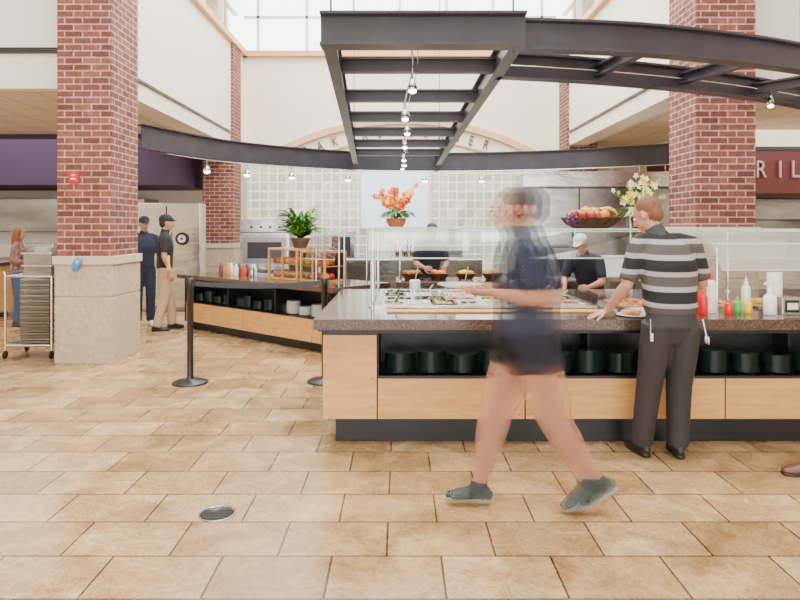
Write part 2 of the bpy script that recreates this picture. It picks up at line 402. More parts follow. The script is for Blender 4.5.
o2=smoothpath([(.78,5.15,zc),(1.65,5.35,zc),(2.75,5.75,zc),(3.9,6.35,zc),(4.9,7.1,zc)]); ibeam(k,o2,.2,.12)
for i in (8,14,20,26): ibeam(k,[o1[i],o2[i]],.1,.07)
for x,y in ((-.47,4.35),(.77,4.35),(-.86,12),(.74,12),(3.1,4.95)): k.cyl((x,y,zc+.1),(x,y,7.8),.008,'steeld',6)
k.done('steel_canopy_frame')
def spot(k,x,y,z,s=1):
    k.cyl((x,y,z+.16),(x,y,z+.03),.006,'chrome',6)
    k.lathe((x,y,z-.04),[(.034*s,0),(.040*s,.02),(.026*s,.065),(.014*s,.09),(0.001,.095)],'chrome',14)
    k.ell((x,y,z-.045),(.032*s,.032*s,.02*s),'bulb')
k=MB(); P=[(.07+.03*math.sin(i*1.7),4.3+i*.8,zc-.04+.03*math.cos(i*1.3)) for i in range(11)]
P=smoothpath(P,5); k.tube(P,.009,'chrome',6); P2=[p+V((.04,0,0)) for p in P]; k.tube(P2,.004,'chrome',5)
for i in (5,12,20,28,36,44,49): p=P[i]; spot(k,p.x,p.y,p.z-.14)
k.done('cable_track_lighting')
k=MB()
Q=[p+V((0,-.15,-.2)) for p in rear]; k.tube(Q[3:],.008,'chrome',6)
for i in (6,9,12,16,22,27,31,34,37,40,43,46):
    p=Q[min(i,len(Q)-1)]; spot(k,p.x,p.y,p.z-.15,1.5)
k.done('perimeter_track_lighting')
k=MB(); Q=[p+V((0,-.1,-.02)) for p in o2]; k.tube(Q,.006,'chrome',6)
for i in (21,): p=Q[i]; spot(k,p.x,p.y,p.z-.10,.8)
k.done('canopy_track_lighting')

# ------------------------------------------------------------------ island counter
k=MB()
k.box(-.48,4.8,4.785,6.6,0,.2,'black')
k.box(-.56,4.85,5.15,6.65,.2,.88,'black')
k.box(-.56,4.85,4.67,5.15,.2,.515,'black')
k.box(-.56,-.165,4.67,5.15,.515,.88,'black')
k.box(-.165,4.85,4.66,5.15,.825,.88,'black')
k.box(-.165,-.155,4.655,5.15,.515,.84,'black')
for x in (1.45,3.0,4.5): k.box(x,x+.02,4.95,5.15,.515,.84,'recess')
k.box(-.56,-.17,4.65,4.67,.205,.815,'wood')
for a,b in ((-.16,.905),(.915,2.36),(2.37,3.6),(3.61,4.85)): k.box(a,b,4.65,4.67,.205,.5,'woodh')
k.box(-.16,4.85,4.645,4.67,.5,.52,'black')
for x,z in ((-.2,.5),(-.2,.3),(.87,.24),(.94,.24),(-.13,.24)): k.cyl((x,4.645,z),(x,4.652,z),.008,'steeld',10)
k.box(-.61,4.9,4.5,6.7,.875,.95,'granite'); k.box(-.58,4.88,4.53,6.68,.86,.875,'black')
k.done('serving_island_counter',.006)
def plates(k,x,y,z,r,n,m,dz=.011):
    prof=[(0.001,0)]
    for i in range(n):
        prof+=[(r*.6,i*dz),(r,i*dz+.012),(r,i*dz+.016),(r*.93,i*dz+.0165)]
    prof+=[(r*.6,n*dz),(0.001,n*dz)]
    k.lathe((x,y,z),prof,m,22)
k=MB(); x=.0
i=0
while x<4.6:
    plates(k,x,4.82,.5155,.112,[13,14,12,15,13,12,15][i%7],'platedk')
    x+=.235; i+=1
k.done('stacked_dinner_plates')
k=MB()
x0,x1,y0,y1=-.2,1.55,5.02,6.35
k.box(x0,x1,y0,y0+.05,.95,.985,'steel'); k.box(x0,x1,y1-.05,y1,.95,.985,'steel'); k.box(x0,x0+.04,y0+.05,y1-.05,.95,.985,'steel'); k.box(x1-.04,x1,y0+.05,y1-.05,.95,.985,'steel')
k.box(x0+.04,x1-.04,y0+.05,y1-.05,.95,.956,'platew')
foods=['lettuce','olive','lettuce','tomato','cheese','panw','lettuce','bread','lettuce','olive','cheese','tomato','lettuce','panw','lettuce','olive']
idx=0
for j in range(4):
    nx=6 if j%2 else 8
    wd=(x1-x0-.12)/nx
    for i in range(nx):
        a=x0+.06+i*wd; c=y0+.06+j*.30; w=wd-.02;d=.28
        pm='pand' if (i+j)%4==2 else 'panw'
        for q in ((a,a+w,c,c+.012),(a,a+w,c+d-.012,c+d),(a,a+.012,c+.012,c+d-.012),(a+w-.012,a+w,c+.012,c+d-.012)): k.box(*q,.956,.99,pm)
        f=foods[(idx*5+j)%len(foods)]; idx+=1
        f2=random.choice(['lettuce','cheese','tomato',f,f,f])
        for q in range(26):
            px=a+.03+random.random()*(w-.06); py=c+.03+random.random()*(d-.06); rr=.011+random.random()*.012
            k.ell((px,py,.966+random.random()*.022),(rr,rr*random.uniform(.8,1.4),.011),f if q%5 else f2,nu=7,nv=5)
        if (i+j)%2==0:
            k.tube([(a+w*.5,c+.1,.985),(a+w*.5+.02,c+.03,1.02),(a+w*.5+.05,c-.06,1.07)],.006,'pand' if i%3==0 else 'chrome',6); k.ell((a+w*.5,c+.12,.985),(.025,.035,.008),'chrome',nu=8,nv=5)
for i in range(3): # dressing crocks at the back
    q=(x0+.35+i*.5,y1+.06,.95); k.lathe(q,[(.05,0),(.055,.1),(.05,.12),(.035,.12),(.035,.1),(0.001,.1)],'pand' if i%2 else 'panw',16); k.tube([(q[0],q[1],1.05),(q[0]+.03,q[1]-.02,1.2)],.006,'chrome',6)
k.done('salad_bar_well')
k=MB()
for a in (1.7,2.25,2.8):
    k.box(a,a+.5,5.0,5.5,.95,.975,'steel'); k.box(a+.03,a+.47,5.03,5.47,.975,.98,'bread')
    for q in range(24): k.ell((a+.07+random.random()*.36,5.08+random.random()*.34,.985),(.03,.03,.016),random.choice(['bread','cheese','bread','tomato']),nu=7,nv=5)
k.done('hot_food_trays')
k=MB(); k.box(-.1,1.6,4.84,4.98,.951,.962,'woodh'); k.done('wooden_tray_ledge',.003)
def sneeze(name,x0,x1,yf,yb,z0,zt,posts,mid=True,bposts=None):
    k=MB()
    for x in posts:
        k.cyl((x,yf+.04,z0),(x,yf+.04,zt-.02),.014,'chrome',12); k.cyl((x,yf+.04,z0),(x,yf+.04,z0+.012),.035,'chrome',16)
        k.cyl((x,yf+.04,zt-.02),(x,yb,zt-.02),.010,'chrome',8)
        if mid: k.cyl((x,yf+.04,zt-.27),(x,yf-.12,zt-.27),.008,'chrome',8)
        k.cyl((x,yb,z0),(x,yb,zt-.02),.014,'chrome',12); k.cyl((x,yb,z0),(x,yb,z0+.012),.035,'chrome',16)
    k.box(x0,x1,yf,yb+.03,zt-.006,zt,'glass')
    k.box(x0,x1,yf-.004,yf,zt-.008,zt+.002,'gedge'); k.box(x0,x1,yb+.03,yb+.034,zt-.008,zt+.002,'gedge')
    if mid:
        k.quad((x0,yf,zt-.02),(x1,yf,zt-.02),(x1,yf-.14,zt-.23),(x0,yf-.14,zt-.23),'glass')
        k.box(x0,x1,yf-.146,yf-.138,zt-.234,zt-.224,'gedge'); k.box(x0,x1,yf-.006,yf,zt-.024,zt-.016,'gedge')
    return k.done(name)
sneeze('sneeze_guard',-.25,3.4,5.15,6.45,.95,1.585,[-.22,3.3])
k=MB(); k.quad((-.235,5.2,.99),(-.235,6.25,.99),(-.235,6.25,1.55),(-.235,5.2,1.55),'glass'); k.box(-.239,-.231,5.2,6.25,.985,.993,'gedge'); k.box(-.239,-.231,5.195,5.2,.99,1.55,'gedge'); k.done('sneeze_guard_end_panel')
k=MB()
for x in (2.45,3.5,4.5):
    k.cyl((x,4.95,.95),(x,4.95,1.45),.012,'chrome',10)
k.quad((2.4,4.93,1.47),(4.6,4.93,1.47),(4.6,4.78,1.28),(2.4,4.78,1.28),'glass'); k.box(2.4,4.6,4.93,5.12,1.465,1.472,'glass')
k.box(2.4,4.6,4.775,4.782,1.275,1.283,'gedge'); k.box(2.4,4.6,4.925,4.932,1.465,1.476,'gedge'); k.box(2.4,4.6,5.12,5.126,1.465,1.476,'gedge')
k.done('sneeze_guard')
def bottle(x,y,r,h,body,cap,name,z=.951):
    k=MB(); k.lathe((x,y,z),[(r*.9,0),(r,.008),(r,h*.62),(r*.85,h*.7),(r*.4,h*.76),(r*.4,h*.8)],body,18)
    k.lathe((x,y,z+h*.76),[(r*.5,0),(r*.5,h*.08),(r*.2,h*.12),(r*.1,h*.24),(0.001,h*.24)],cap,14); k.done(name)
bottle(2.235,4.72,.032,.2,'redb','redb','ketchup_bottle'); bottle(2.36,4.85,.036,.33,'whiteb','redb','ranch_dressing_bottle')
bottle(2.27,4.87,.036,.24,'redb','redb','ketchup_bottle'); bottle(2.44,4.75,.03,.12,'redb','redb','ketchup_bottle')
bottle(2.53,4.80,.03,.13,'greenb','greenb','relish_bottle'); bottle(2.62,4.82,.03,.12,'yellowb','yellowb','mustard_bottle')
bottle(2.66,4.92,.033,.27,'whiteb','whiteb','ranch_dressing_bottle')
k=MB(); k.lathe((2.74,4.74,.951),[(.04,0),(.045,.01),(.045,.13),(.03,.15),(.015,.155),(.015,.2),(.006,.2),(.006,.24),(0.001,.24)],'whiteb'); k.tube([(2.74,4.74,1.185),(2.70,4.72,1.19),(2.68,4.71,1.175)],.006,'whiteb'); k.done('pump_dispenser')
k=MB(); k.box(2.82,2.96,4.72,4.84,.951,1.08,'steel'); k.box(2.84,2.94,4.71,4.72,.97,1.06,'black'); k.box(2.85,2.93,4.705,4.71,.99,1.04,'platew'); k.done('napkin_dispenser',.008)
k=MB(); k.lathe((2.88,4.92,.951),[(.04,0),(.052,.12),(.055,.3),(.052,.3),(.047,.02),(0.001,.02)],'platew'); k.done('paper_cup_stack')
k=MB(); plates(k,1.70,4.66,.951,.12,1,'platew')
for q in range(16): k.ell((1.70+random.uniform(-.06,.06),4.66+random.uniform(-.06,.06),.98),(.022,.02,.014),random.choice(['cheese','orange','bread']),nu=8,nv=6)
k.done('dinner_plate_with_food')
def basket(k,x,y,z,r,h,m='wicker'):
    k.lathe((x,y,z),[(r*.6,0),(r*.8,h*.4),(r,h),(r*1.04,h),(r*1.04,h*.93),(r*.96,h*.9),(r*.55,h*.3),(0.001,h*.3)],m)
k=MB(); x,y,z=1.74,5.85,1.587; basket(k,x,y,z,.26,.1)
for q in range(30):
    a=q*2*pi/15; k.tube([(x+.2*math.cos(a),y+.2*math.sin(a),z+.03),(x+.265*math.cos(a+.15),y+.265*math.sin(a+.15),z+.1)],.008,'wicker',5)
for q in range(34):
    a=random.random()*2*pi; rr=random.random()**.5*.2; mm=random.choice(['orange','apple','lime','orange','grape','apple'])
    k.ell((x+rr*math.cos(a),y+rr*math.sin(a),z+.10+.06*(1-rr/.2)+random.random()*.02),(.042,.042,.04),mm)
for q in range(4):
    P=[(x+.12+.1*math.cos(t),y-.1+q*.035,z+.09+.09*math.sin(t)) for t in (.4,.9,1.4,1.9,2.4)]; k.loft(P,[.008,.017,.019,.016,.007],'banana',V((0,1,0)),8)
for q in range(30): k.ell((x-.2+random.uniform(-.05,.05),y-.14+random.uniform(-.05,.05),z+.08+random.uniform(-.05,.03)),.015,'grape',nu=8,nv=6)
k.done('fruit_basket')
def bloom(k,c,r,m,core='petaly'):
    nrm=V((random.uniform(-.5,.5),-1,random.uniform(-.2,.6))).normalized(); _,u,w=basis(nrm,V((1,0,0))); a0=random.random()
    for q in range(5):
        a=a0+q*2*pi/5; d=u*math.cos(a)+w*math.sin(a); k.ell(V(c)+d*r*.6,(r*.5,r*.33,r*.08),m,(d,nrm.cross(d),nrm),8,6)
    k.ell(c,r*.22,core,nu=8,nv=6)
def bouquet(name,x,y,z,pot,hh,spread,cols,nst,leafm,n_leaf=24,potr=.09,poth=.12,lean=0,br=.035,ll=1):
    k=MB(); k.lathe((x,y,z),[(potr*.7,0),(potr*.95,poth*.5),(potr,poth),(potr*.85,poth),(potr*.8,poth*.85),(0.001,poth*.85)],pot)
    for i in range(n_leaf):
        a=random.random()*2*pi; L=hh*random.uniform(.3,.6)*ll; d=V((math.cos(a),math.sin(a),0))
        P=[V((x,y,z+poth*.8))+d*L*t*.9+UP*(L*(t*1.4-t*t*1.3)) for t in (0,.25,.5,.75,1)]
        k.leaf(P,[.008,.026,.032,.022,.002],leafm,V((-d.y,d.x,0)))
    for i in range(nst):
        a=i*2.4; q_=((i+.6)/nst)**.5; d=V((math.cos(a)*spread*q_+lean,math.sin(a)*spread*.5*q_,0)); H=hh*random.uniform(.45,1)
        for_t=lambda t:V((x,y,z+poth*.8))+d*(t**1.6)+UP*H*(t-.15*t*t)*1.1
        k.tube([for_t(t) for t in (0,.25,.5,.75,1)],.004,'leaf',5)
        for t in (.65,.8,.92,1):
            bloom(k,for_t(t)+V((random.uniform(-.04,.04),-.02,random.uniform(-.03,.03))),br*random.uniform(.8,1.15),random.choice(cols))
    return k.done(name)
bouquet('orchid_arrangement',2.20,5.85,1.587,'wicker',.42,.27,['petalw','leafl','petaly','petalw'],12,'leafl',36,.09,.1,lean=-.02,br=.03,ll=1.3)

# ------------------------------------------------------------------ rear diagonal counter
ang=math.atan2(-2.1,2.44)
AX=V((math.cos(ang),math.sin(ang),0)); AY=V((-math.sin(ang),math.cos(ang),0)); A0=V((-3.4,10.1,0))
def W(x,y,z): return A0+AX*x+AY*y+UP*z
k=MB(); L=3.5
k.box(.05,L,.1,.85,0,.12,'black'); k.box(0,L,.45,.9,.12,.8,'black'); k.box(0,L,.02,.45,.12,.43,'black')
k.box(0,.04,.0,.45,.12,.8,'black')
for a in (1.1,2.2,3.3): k.box(a,a+.02,.04,.45,.43,.8,'black')
for a,b in ((.05,.78),(.79,1.52),(1.53,2.26),(2.27,3.0),(3.01,L)): k.box(a,b,0,.02,.13,.42,'woodh')
k.box(-.06,L,-.1,.95,.8,.86,'granite'); k.box(0,L,.0,.45,.775,.8,'black')
k.done('bakery_counter',.005,loc=A0,rotz=ang)
k=MB()
for i in range(13):
    x=.17+i*.25
    if min(abs(x-q) for q in (1.1,2.2,3.3))<.13: x+=.09
    n=[9,12,8,11][i%4]; mm='platedk' if i<9 else 'platew'
    p=W(x,.2,.432); plates(k,p.x,p.y,p.z,.1,n,mm,.014)
k.done('stacked_bakery_plates')
def case(nm,x,w,d,h,y=.3,z=.862):
    k=MB(); t=.028
    for a in (0,w-t):
        for b in (0,d-t): k.box(x+a,x+a+t,y+b,y+b+t,z,z+h,'woodh')
    for zz in (z,z+h-t): 
        k.box(x+t,x+w-t,y,y+t,zz,zz+t,'woodh'); k.box(x+t,x+w-t,y+d-t,y+d,zz,zz+t,'woodh'); k.box(x,x+t,y+t,y+d-t,zz,zz+t,'woodh'); k.box(x+w-t,x+w,y+t,y+d-t,zz,zz+t,'woodh')
    k.box(x+w/2-.01,x+w/2+.01,y,y+t,z+t,z+h-t,'woodh')
    k.box(x+t,x+w-t,y+t,y+d-t,z+h*.48,z+h*.5,'woodh'); k.box(x+t,x+w-t,y+d-.012,y+d-.004,z+t,z+h-t,'wicker')
    k.quad((x+t,y+.005,z+t),(x+w-t,y+.005,z+t),(x+w-t,y+.005,z+h-t),(x+t,y+.005,z+h-t),'glass')
    k.box(x+t,x+w-t,y+t,y+d-t,z+h-.008,z+h-.002,'gedge')
    for lev in (z+t,z+h*.5):
        for row in (0,1):
            for q in range(8): k.ell((x+.07+q*(w-.14)/7,y+.09+.1*row,lev+.045),(.042,.05,.045),random.choice(['bread','cheese','bread','orange','apple']),nu=10,nv=7)
    return k.done(nm,.002,loc=A0,rotz=ang)
case('pastry_display_case',1.72,.64,.4,.44); case('pastry_display_case',2.42,.50,.4,.42)
p=W(2.2,.5,1.304)
k=MB(); k.lathe(p,[(.09,0),(.12,.08),(.14,.14),(.12,.14),(.11,.12),(0.001,.12)],'wicker')
for i in range(210):
    a=random.random()*2*pi; L2=random.uniform(.28,.66); d=V((math.cos(a),math.sin(a),0)); up=random.uniform(.5,2.3)
    P=[p+UP*.12+d*L2*t*(.62)+UP*L2*(up*t-.70*up*t*t) for t in (0,.2,.4,.6,.8,1)]
    k.leaf(P,[.005,.018,.024,.022,.014,.001],random.choice(['leaf','leaf','leafl']),V((-d.y,d.x,.3)))
k.done('potted_fern')
k=MB()
for i in range(9):
    q=W(.55+i*.1,.3+.12*(i%2),.861); r=.035
    k.lathe(q,[(r*.9,0),(r,.02),(r,.12),(r*.5,.15),(r*.5,.18),(0.001,.18)],['brownl','whiteb','orange','wicker','platew','brownl','redb','platew','steel'][i],12)
k.done('condiment_jar_group')
k=MB()
k.box(-2.75,-1.9,11.0,11.6,.12,1.72,'steelk'); k.box(-2.7,-1.95,10.985,11.0,.98,1.42,'steeld'); k.box(-2.62,-2.03,10.978,10.985,1.06,1.34,'black'); k.cyl((-2.65,10.94,1.46),(-2.0,10.94,1.46),.015,'chrome')
k.box(-2.75,-1.9,10.99,11.0,1.50,1.512,'black')
for x in (-2.7,-1.95): k.cyl((x,11.05,0),(x,11.05,.12),.03,'blackm'); k.cyl((x,11.55,0),(x,11.55,.12),.03,'blackm')
for q in range(4): k.cyl((-2.55+q*.16,11.0,1.6),(-2.55+q*.16,10.97,1.6),.02,'blackm')
k.done('stainless_convection_oven',.01)
k=MB(); k.box(-.0,1.65,7.95,8.65,.1,.86,'steel'); k.box(.05,1.6,8.0,8.6,0,.1,'black'); k.box(-.05,1.7,7.9,8.7,.86,.92,'granite'); k.done('prep_counter',.006)
sneeze('sneeze_guard',-.2,1.7,8.0,8.55,.92,1.6,[0,1.6],True)
k=MB()
for x in (2.98,3.4):
    for yy in (.1,.6):
        k.cyl((x,yy,.86),(x,yy,1.5),.014,'chrome',10)
k.box(2.94,3.48,.05,.65,1.5,1.506,'glass'); k.box(2.94,3.48,.045,.05,1.497,1.508,'gedge')
k.quad((2.94,.05,1.5),(3.48,.05,1.5),(3.48,-.05,1.2),(2.94,-.05,1.2),'glass'); k.box(2.94,3.48,-.055,-.045,1.195,1.205,'gedge')
k.done('bakery_sneeze_guard',loc=A0,rotz=ang)
bouquet('orange_flower_arrangement',-.05,8.28,1.602,'terra',.46,.28,['petalo','petaly','petalo','petalr','petalo'],19,'leaf',54,.13,.11,br=.043,ll=1.2)
k=MB()
for j,bx2 in enumerate((.15,.5,.85,1.2,1.5)):
    basket(k,bx2,8.3,.921,.14,.08)
    for q in range(14):
        a=random.random()*6.28; rr=random.random()**.5*.1; k.ell((bx2+rr*math.cos(a),8.3+rr*math.sin(a),1.0+random.random()*.02),(.035,.035,.028),['bread','orange','cheese','bread','apple'][j],nu=9,nv=6)
k.done('bread_baskets')
# stainless refrigerator bank with hood lip
k=MB(); k.box(1.85,4.3,9.5,10.2,.1,2.40,'steelk')
for x in (2.66,3.48): k.box(x-.008,x+.008,9.488,9.5,.2,2.18,'black')
k.box(1.82,4.33,9.46,9.5,2.2,2.42,'steel'); k.box(1.85,4.3,9.485,9.5,2.17,2.19,'black'); k.box(1.85,4.3,9.49,9.5,1.15,1.165,'black')
for x in (2.58,3.40,4.2): k.cyl((x,9.44,1.25),(x,9.44,1.8),.016,'chrome')
for x in (1.95,4.2): k.cyl((x,9.6,0),(x,9.6,.1),.03,'blackm'); k.cyl((x,10.1,0),(x,10.1,.1),.03,'blackm')
k.done('stainless_refrigerator_bank',.01)
k=MB(); k.box(2.0,4.3,8.7,9.3,.86,.92,'steel'); k.box(2.05,4.25,8.75,9.25,.25,.28,'steel')
for x in (2.05,4.22):
    for y in (8.75,9.22): k.cyl((x,y,0),(x,y,.86),.02,'steel')
k.box(2.1,2.6,8.8,9.15,.92,1.3,'steeld'); k.box(2.15,2.5,8.79,8.8,.97,1.2,'black'); k.box(2.75,3.2,8.8,9.15,.92,1.2,'platew'); k.box(3.3,4.2,8.8,9.15,.92,1.42,'steelk'); k.box(3.35,4.15,8.79,8.8,1.0,1.35,'black'); k.done('stainless_work_table',.005)
k=MB(); k.box(-1.6,1.7,13.2,13.9,0,.9,'steelk'); k.box(-1.6,1.7,13.15,13.95,.9,.94,'steel'); k.box(-1.5,-.95,13.3,13.8,.94,1.5,'steelk'); k.box(-1.42,-1.03,13.28,13.3,1.0,1.4,'black'); k.box(-.7,-.2,13.3,13.8,.94,1.35,'platew'); k.box(.4,1.3,13.3,13.8,.94,1.55,'steelk'); k.box(.45,1.25,13.28,13.3,1.0,1.4,'steeld')
for q in range(3): k.lathe((-.05+q*.16,13.4,.94),[(.06,0),(.07,.05),(.07,.3),(.05,.36),(.02,.38),(0.001,.4)],'chrome')
k.done('back_prep_station',.008)

# ------------------------------------------------------------------ stanchions
def stanchion(x,y):
    k=MB(); k.lathe((x,y,0),[(.18,0),(.18,.012),(.165,.022),(.05,.035),(.036,.05),(.032,.07),(.032,.98),(.037,.985),(.037,1.06),(.03,1.075),(0.001,1.078)],'blackm',28)
    k.box(x+.03,x+.05,y-.02,y+.02,.99,1.05,'blackm'); return k
k=stanchion(-2.15,6.56); k.done('stanchion_post')
k=stanchion(-.78,6.62); k.done('stanchion_post')
k=MB(); P=[V((-2.1+1.28*t,6.56+.06*t,1.02-.05*math.sin(pi*t)*.6)) for t in [i/10 for i in range(11)]]
vs=[];fs=[]
for p_ in P: vs+=[p_+UP*.025,p_-UP*.025,p_-UP*.025+V((0,.003,0)),p_+UP*.025+V((0,.003,0))]
for i in range(10):
    for q in range(4): fs.append((4*i+q,4*i+(q+1)%4,4*i+4+(q+1)%4,4*i+4+q))
k.add(vs,fs,'black'); k.done('stanchion_belt')
# ------------------------------------------------------------------ tray cart
k=MB(); X0,X1,Y0,Y1=-4.78,-4.22,7.75,8.2
for x in (X0,X1):
    for y in (Y0,Y1):
        k.ell((x,y,.055),(.02,.055,.055),'blackm'); k.cyl((x-.014,y,.055),(x+.014,y,.055),.03,'chrome'); k.cyl((x,y,.1),(x,y,.16),.014,'chrome')
        k.tube([(x,y,.15),(x,y,1.0)],.014,'chrome',8)
for z in (.16,1.0):
    k.tube([(X0,Y0,z),(X1,Y0,z),(X1,Y1,z),(X0,Y1,z),(X0,Y0,z)],.012,'chrome',8)
k.box(X0+.01,X1-.01,Y0+.01,Y1-.01,.16,.18,'steel')
for i in range(24): k.box(X0+.16,X1-.05,Y0+.03,Y1-.03,.19+i*.033,.213+i*.033,'steelk' if i%2 else 'steeld')
k.box(X0+.20,X1-.03,Y0+.04,Y1-.04,1.0,1.27,'steelk'); k.box(X0+.18,X1-.01,Y0+.02,Y1-.02,1.27,1.29,'chrome'); k.box(X0+.18,X1-.01,Y0+.02,Y1-.02,1.12,1.135,'chrome')
for i in range(3): k.lathe((X0+.38,Y0+.22,1.29+i*.02),[(.12,0),(.15,.02),(.14,.02),(0.001,.012)],'platew')
k.tube([(X0,Y0,1.0),(X0-.02,Y0,1.05),(X0-.02,Y1,1.05),(X0,Y1,1.0)],.012,'chrome',8)
k.done('tray_cart',.004)

# ------------------------------------------------------------------ humans
def Lp(a,b,t): return a.lerp(b,t)
def human(name,J,C,s=1.0,voxel=.011,ghost=None,female=False):
    m=MB(); post=MB()
    G=lambda q:V(J[q])
    pel,ch,nb,hd=G('pelvis'),G('chest'),G('neck'),G('head')
    sh=(G('shL')-G('shR')).normalized(); sp=(G('hipL')-G('hipR')).normalized()
    u=(ch-pel).normalized()
    wf=.9 if female else 1
    r=lambda a,b:(a*s*wf,b*s)
    pants,shirt,skin,hair,shoe,sole=C['pants'],C['shirt'],C['skin'],C['hair'],C['shoe'],C['sole']
    wst=Lp(pel,ch,.36)
    hipw=.172 if not female else .178
    m.loft([pel-UP*.09*s,pel-u*.02*s,Lp(pel,wst,.6),wst],[r(.13,.09),r(hipw,.118),r(.158,.11),r(.14,.1)],pants,sides=[sp]*4,p=2.3)
    if C.get('belt'): m.loft([Lp(pel,wst,.72),Lp(pel,wst,.98)],[r(.162,.117),r(.16,.116)],C['belt'],side=sp,p=2.3,cap='flat')
    hem=Lp(pel,wst,C.get('hem',.75)); lo=C.get('looseshirt',1)
    m.loft([hem,Lp(wst,ch,.15),Lp(wst,ch,.6),ch,Lp(ch,nb,.5),Lp(ch,nb,.85),nb+(nb-ch).normalized()*.01*s],
        [r(.168*lo,.124*lo),r((.163 if not female else .14)*lo,.12*lo),r(.174*lo,.125),r(.187,.128),r(.175,.112),r(.11,.085),r(.068,.064)],shirt,
        sides=[Lp(sp,sh,t).normalized() for t in (0,.3,.6,1,1,1,1)],p=2.4)
    m.loft([nb-(hd-nb)*.15,nb+(hd-nb)*.25],[.071*s,.066*s],C.get('collar',shirt),side=sh)
    m.loft([nb-(hd-nb)*.2,Lp(nb,hd,.75)],[.056*s*wf,.052*s*wf],skin,side=sh)
    for S in 'LR':
        sg=1 if S=='L' else -1
        a,e,w=G('sh'+S),G('el'+S),G('wr'+S)
        m.loft([Lp(nb,ch,.12)+sh*sg*.05*s,Lp(nb,a,.6)+UP*.01*s,a],[.055*s*wf,.055*s*wf,.062*s*wf],shirt,side=V((0,1,0)))
        sl=C.get('sleeve',.65)
        m.loft([a,Lp(a,e,.25),Lp(a,e,min(1,sl))],[.066*s*wf,.067*s*wf,.064*s*wf],shirt,cap='flat',side=V((0,1,.1)))
        if sl>1: m.loft([e,Lp(e,w,.35),Lp(e,w,.93)],[.053*s*wf,.05*s*wf,.037*s*wf],shirt,side=V((0,1,.1))); m.ell(e,.056*s*wf,shirt)
        m.loft([a,Lp(a,e,.4),Lp(a,e,.92),e,Lp(e,w,.25),Lp(e,w,.6),w],[x*s*wf for x in (.052,.049,.041,.041,.044,.036,.026)],skin,side=V((0,1,.1)))
        d=V(J['hd'+S]).normalized(); n=V(J['pn'+S]); n=(n-d*n.dot(d)).normalized(); sd=d.cross(n)*sg
        q=s*(.92 if female else 1)
        m.loft([w-d*.01*q,w+d*.03*q,w+d*.07*q,w+d*.095*q],[(.026*q,.02*q),(.036*q,.018*q),(.042*q,.015*q),(.04*q,.012*q)],skin,side=sd,p=2.5)
        cu=J.get('curl'+S,.35)
        for i,(off,Ln) in enumerate(((.031,.072),(.011,.082),(-.010,.077),(-.030,.06))):
            b=w+d*.088*q+sd*off*q; P=[b-d*.015*q]; dd=d.copy(); P.append(b)
            for j,fr in enumerate((.42,.32,.26)):
                dd=(Matrix.Rotation(cu*(1 if j else .6),3,dd.cross(n))@dd).normalized() if dd.cross(n).length>1e-3 else dd
                P.append(P[-1]+dd*Ln*fr*q)
            post.loft(P,[.0095*q,.0095*q,.0088*q,.008*q,.0068*q],skin,side=sd,n=8)
        b=w+d*.03*q+sd*.028*q; td=(d*.62+sd*.7+n*.25).normalized(); t2=(d*.9+sd*.3+n*.3).normalized()
        post.loft([b-td*.01*q,b+td*.03*q,b+td*.03*q+t2*.028*q,b+td*.03*q+t2*.05*q],[.014*q,.011*q,.0098*q,.008*q],skin,side=n,n=8)
        h,kn,an=G('hip'+S),G('kn'+S),G('an'+S)
        td=V(J['toe'+S]).normalized()
        if C.get('shorts'):
            f=C['shorts']
            m.loft([h+UP*.03*s,Lp(h,kn,f*.5),Lp(h,kn,f)],[.09*s,.096*s,.098*s],pants,side=sp,cap='flat')
            m.loft([h,Lp(h,kn,.4),Lp(h,kn,.85),kn,Lp(kn,an,.3),Lp(kn,an,.7),an],[x*s for x in (.080,.073,.055,.05,.054,.038,.033)],skin,side=sp)
        else:
            m.loft([h+UP*.03*s,Lp(h,kn,.4),kn,Lp(kn,an,.4),Lp(kn,an,.8),Lp(kn,an,1.0)-UP*.01],[x*s*C.get('loose',1) for x in (.097,.092,.078,.073,.068,.066)],pants,side=sp,cap='flat')
        up=sp.cross(td); up=up if up.z>0 else -up; up=(up-td*up.dot(td)).normalized(); fs=td.cross(up)
        O=lambda a,b:an+td*a*s+up*b*s
        m.loft([O(-.065,-.045),O(-.045,-.04),O(0,-.03),O(.06,-.045),O(.13,-.057),O(.17,-.062)],[(x*s,y*s) for x,y in ((.024,.026),(.034,.04),(.038,.05),(.043,.037),(.045,.026),(.034,.02))],shoe,side=fs,p=2.3)
        m.loft([O(0,.03),O(0,-.03)],[.042*s,.042*s],C.get('sock',shoe),side=fs,cap='flat')
        m.loft([O(-.07,-.078),O(-.02,-.078),O(.06,-.078),O(.13,-.078),O(.18,-.076)],[(x*s,.013*s) for x in (.03,.038,.042,.048,.034)],sole,side=fs,p=3)
    f=V(J['face']).normalized(); hu=V(J.get('hup',(0,0,1))); rt=f.cross(hu).normalized(); hu=rt.cross(f); ax=(rt,f,hu)
    hs=s*(.98 if female else 1.02)
    H=lambda a,b,c:hd+(f*a+rt*b+hu*c)*hs
    E=lambda c,r3,mm,M_=m:M_.ell(c,tuple(x*hs for x in r3),mm,ax,20,12)
    E(H(-.012,0,.025),(.074,.094,.088),skin); E(H(.022,0,-.035),(.06,.066,.082),skin); E(H(.058,0,-.093),(.03,.024,.022),skin)
    E(H(.072,0,.024),(.05,.02,.012),skin); E(H(.04,.035,-.03),(.025,.04,.03),skin); E(H(.04,-.035,-.03),(.025,.04,.03),skin)
    m.loft([H(.085,0,.012),H(.1,0,-.012),H(.108,0,-.032)],[.009*hs,.011*hs,.015*hs],skin,side=rt)
    E(H(.086,0,-.062),(.024,.01,.008),C.get('lip',skin)); 
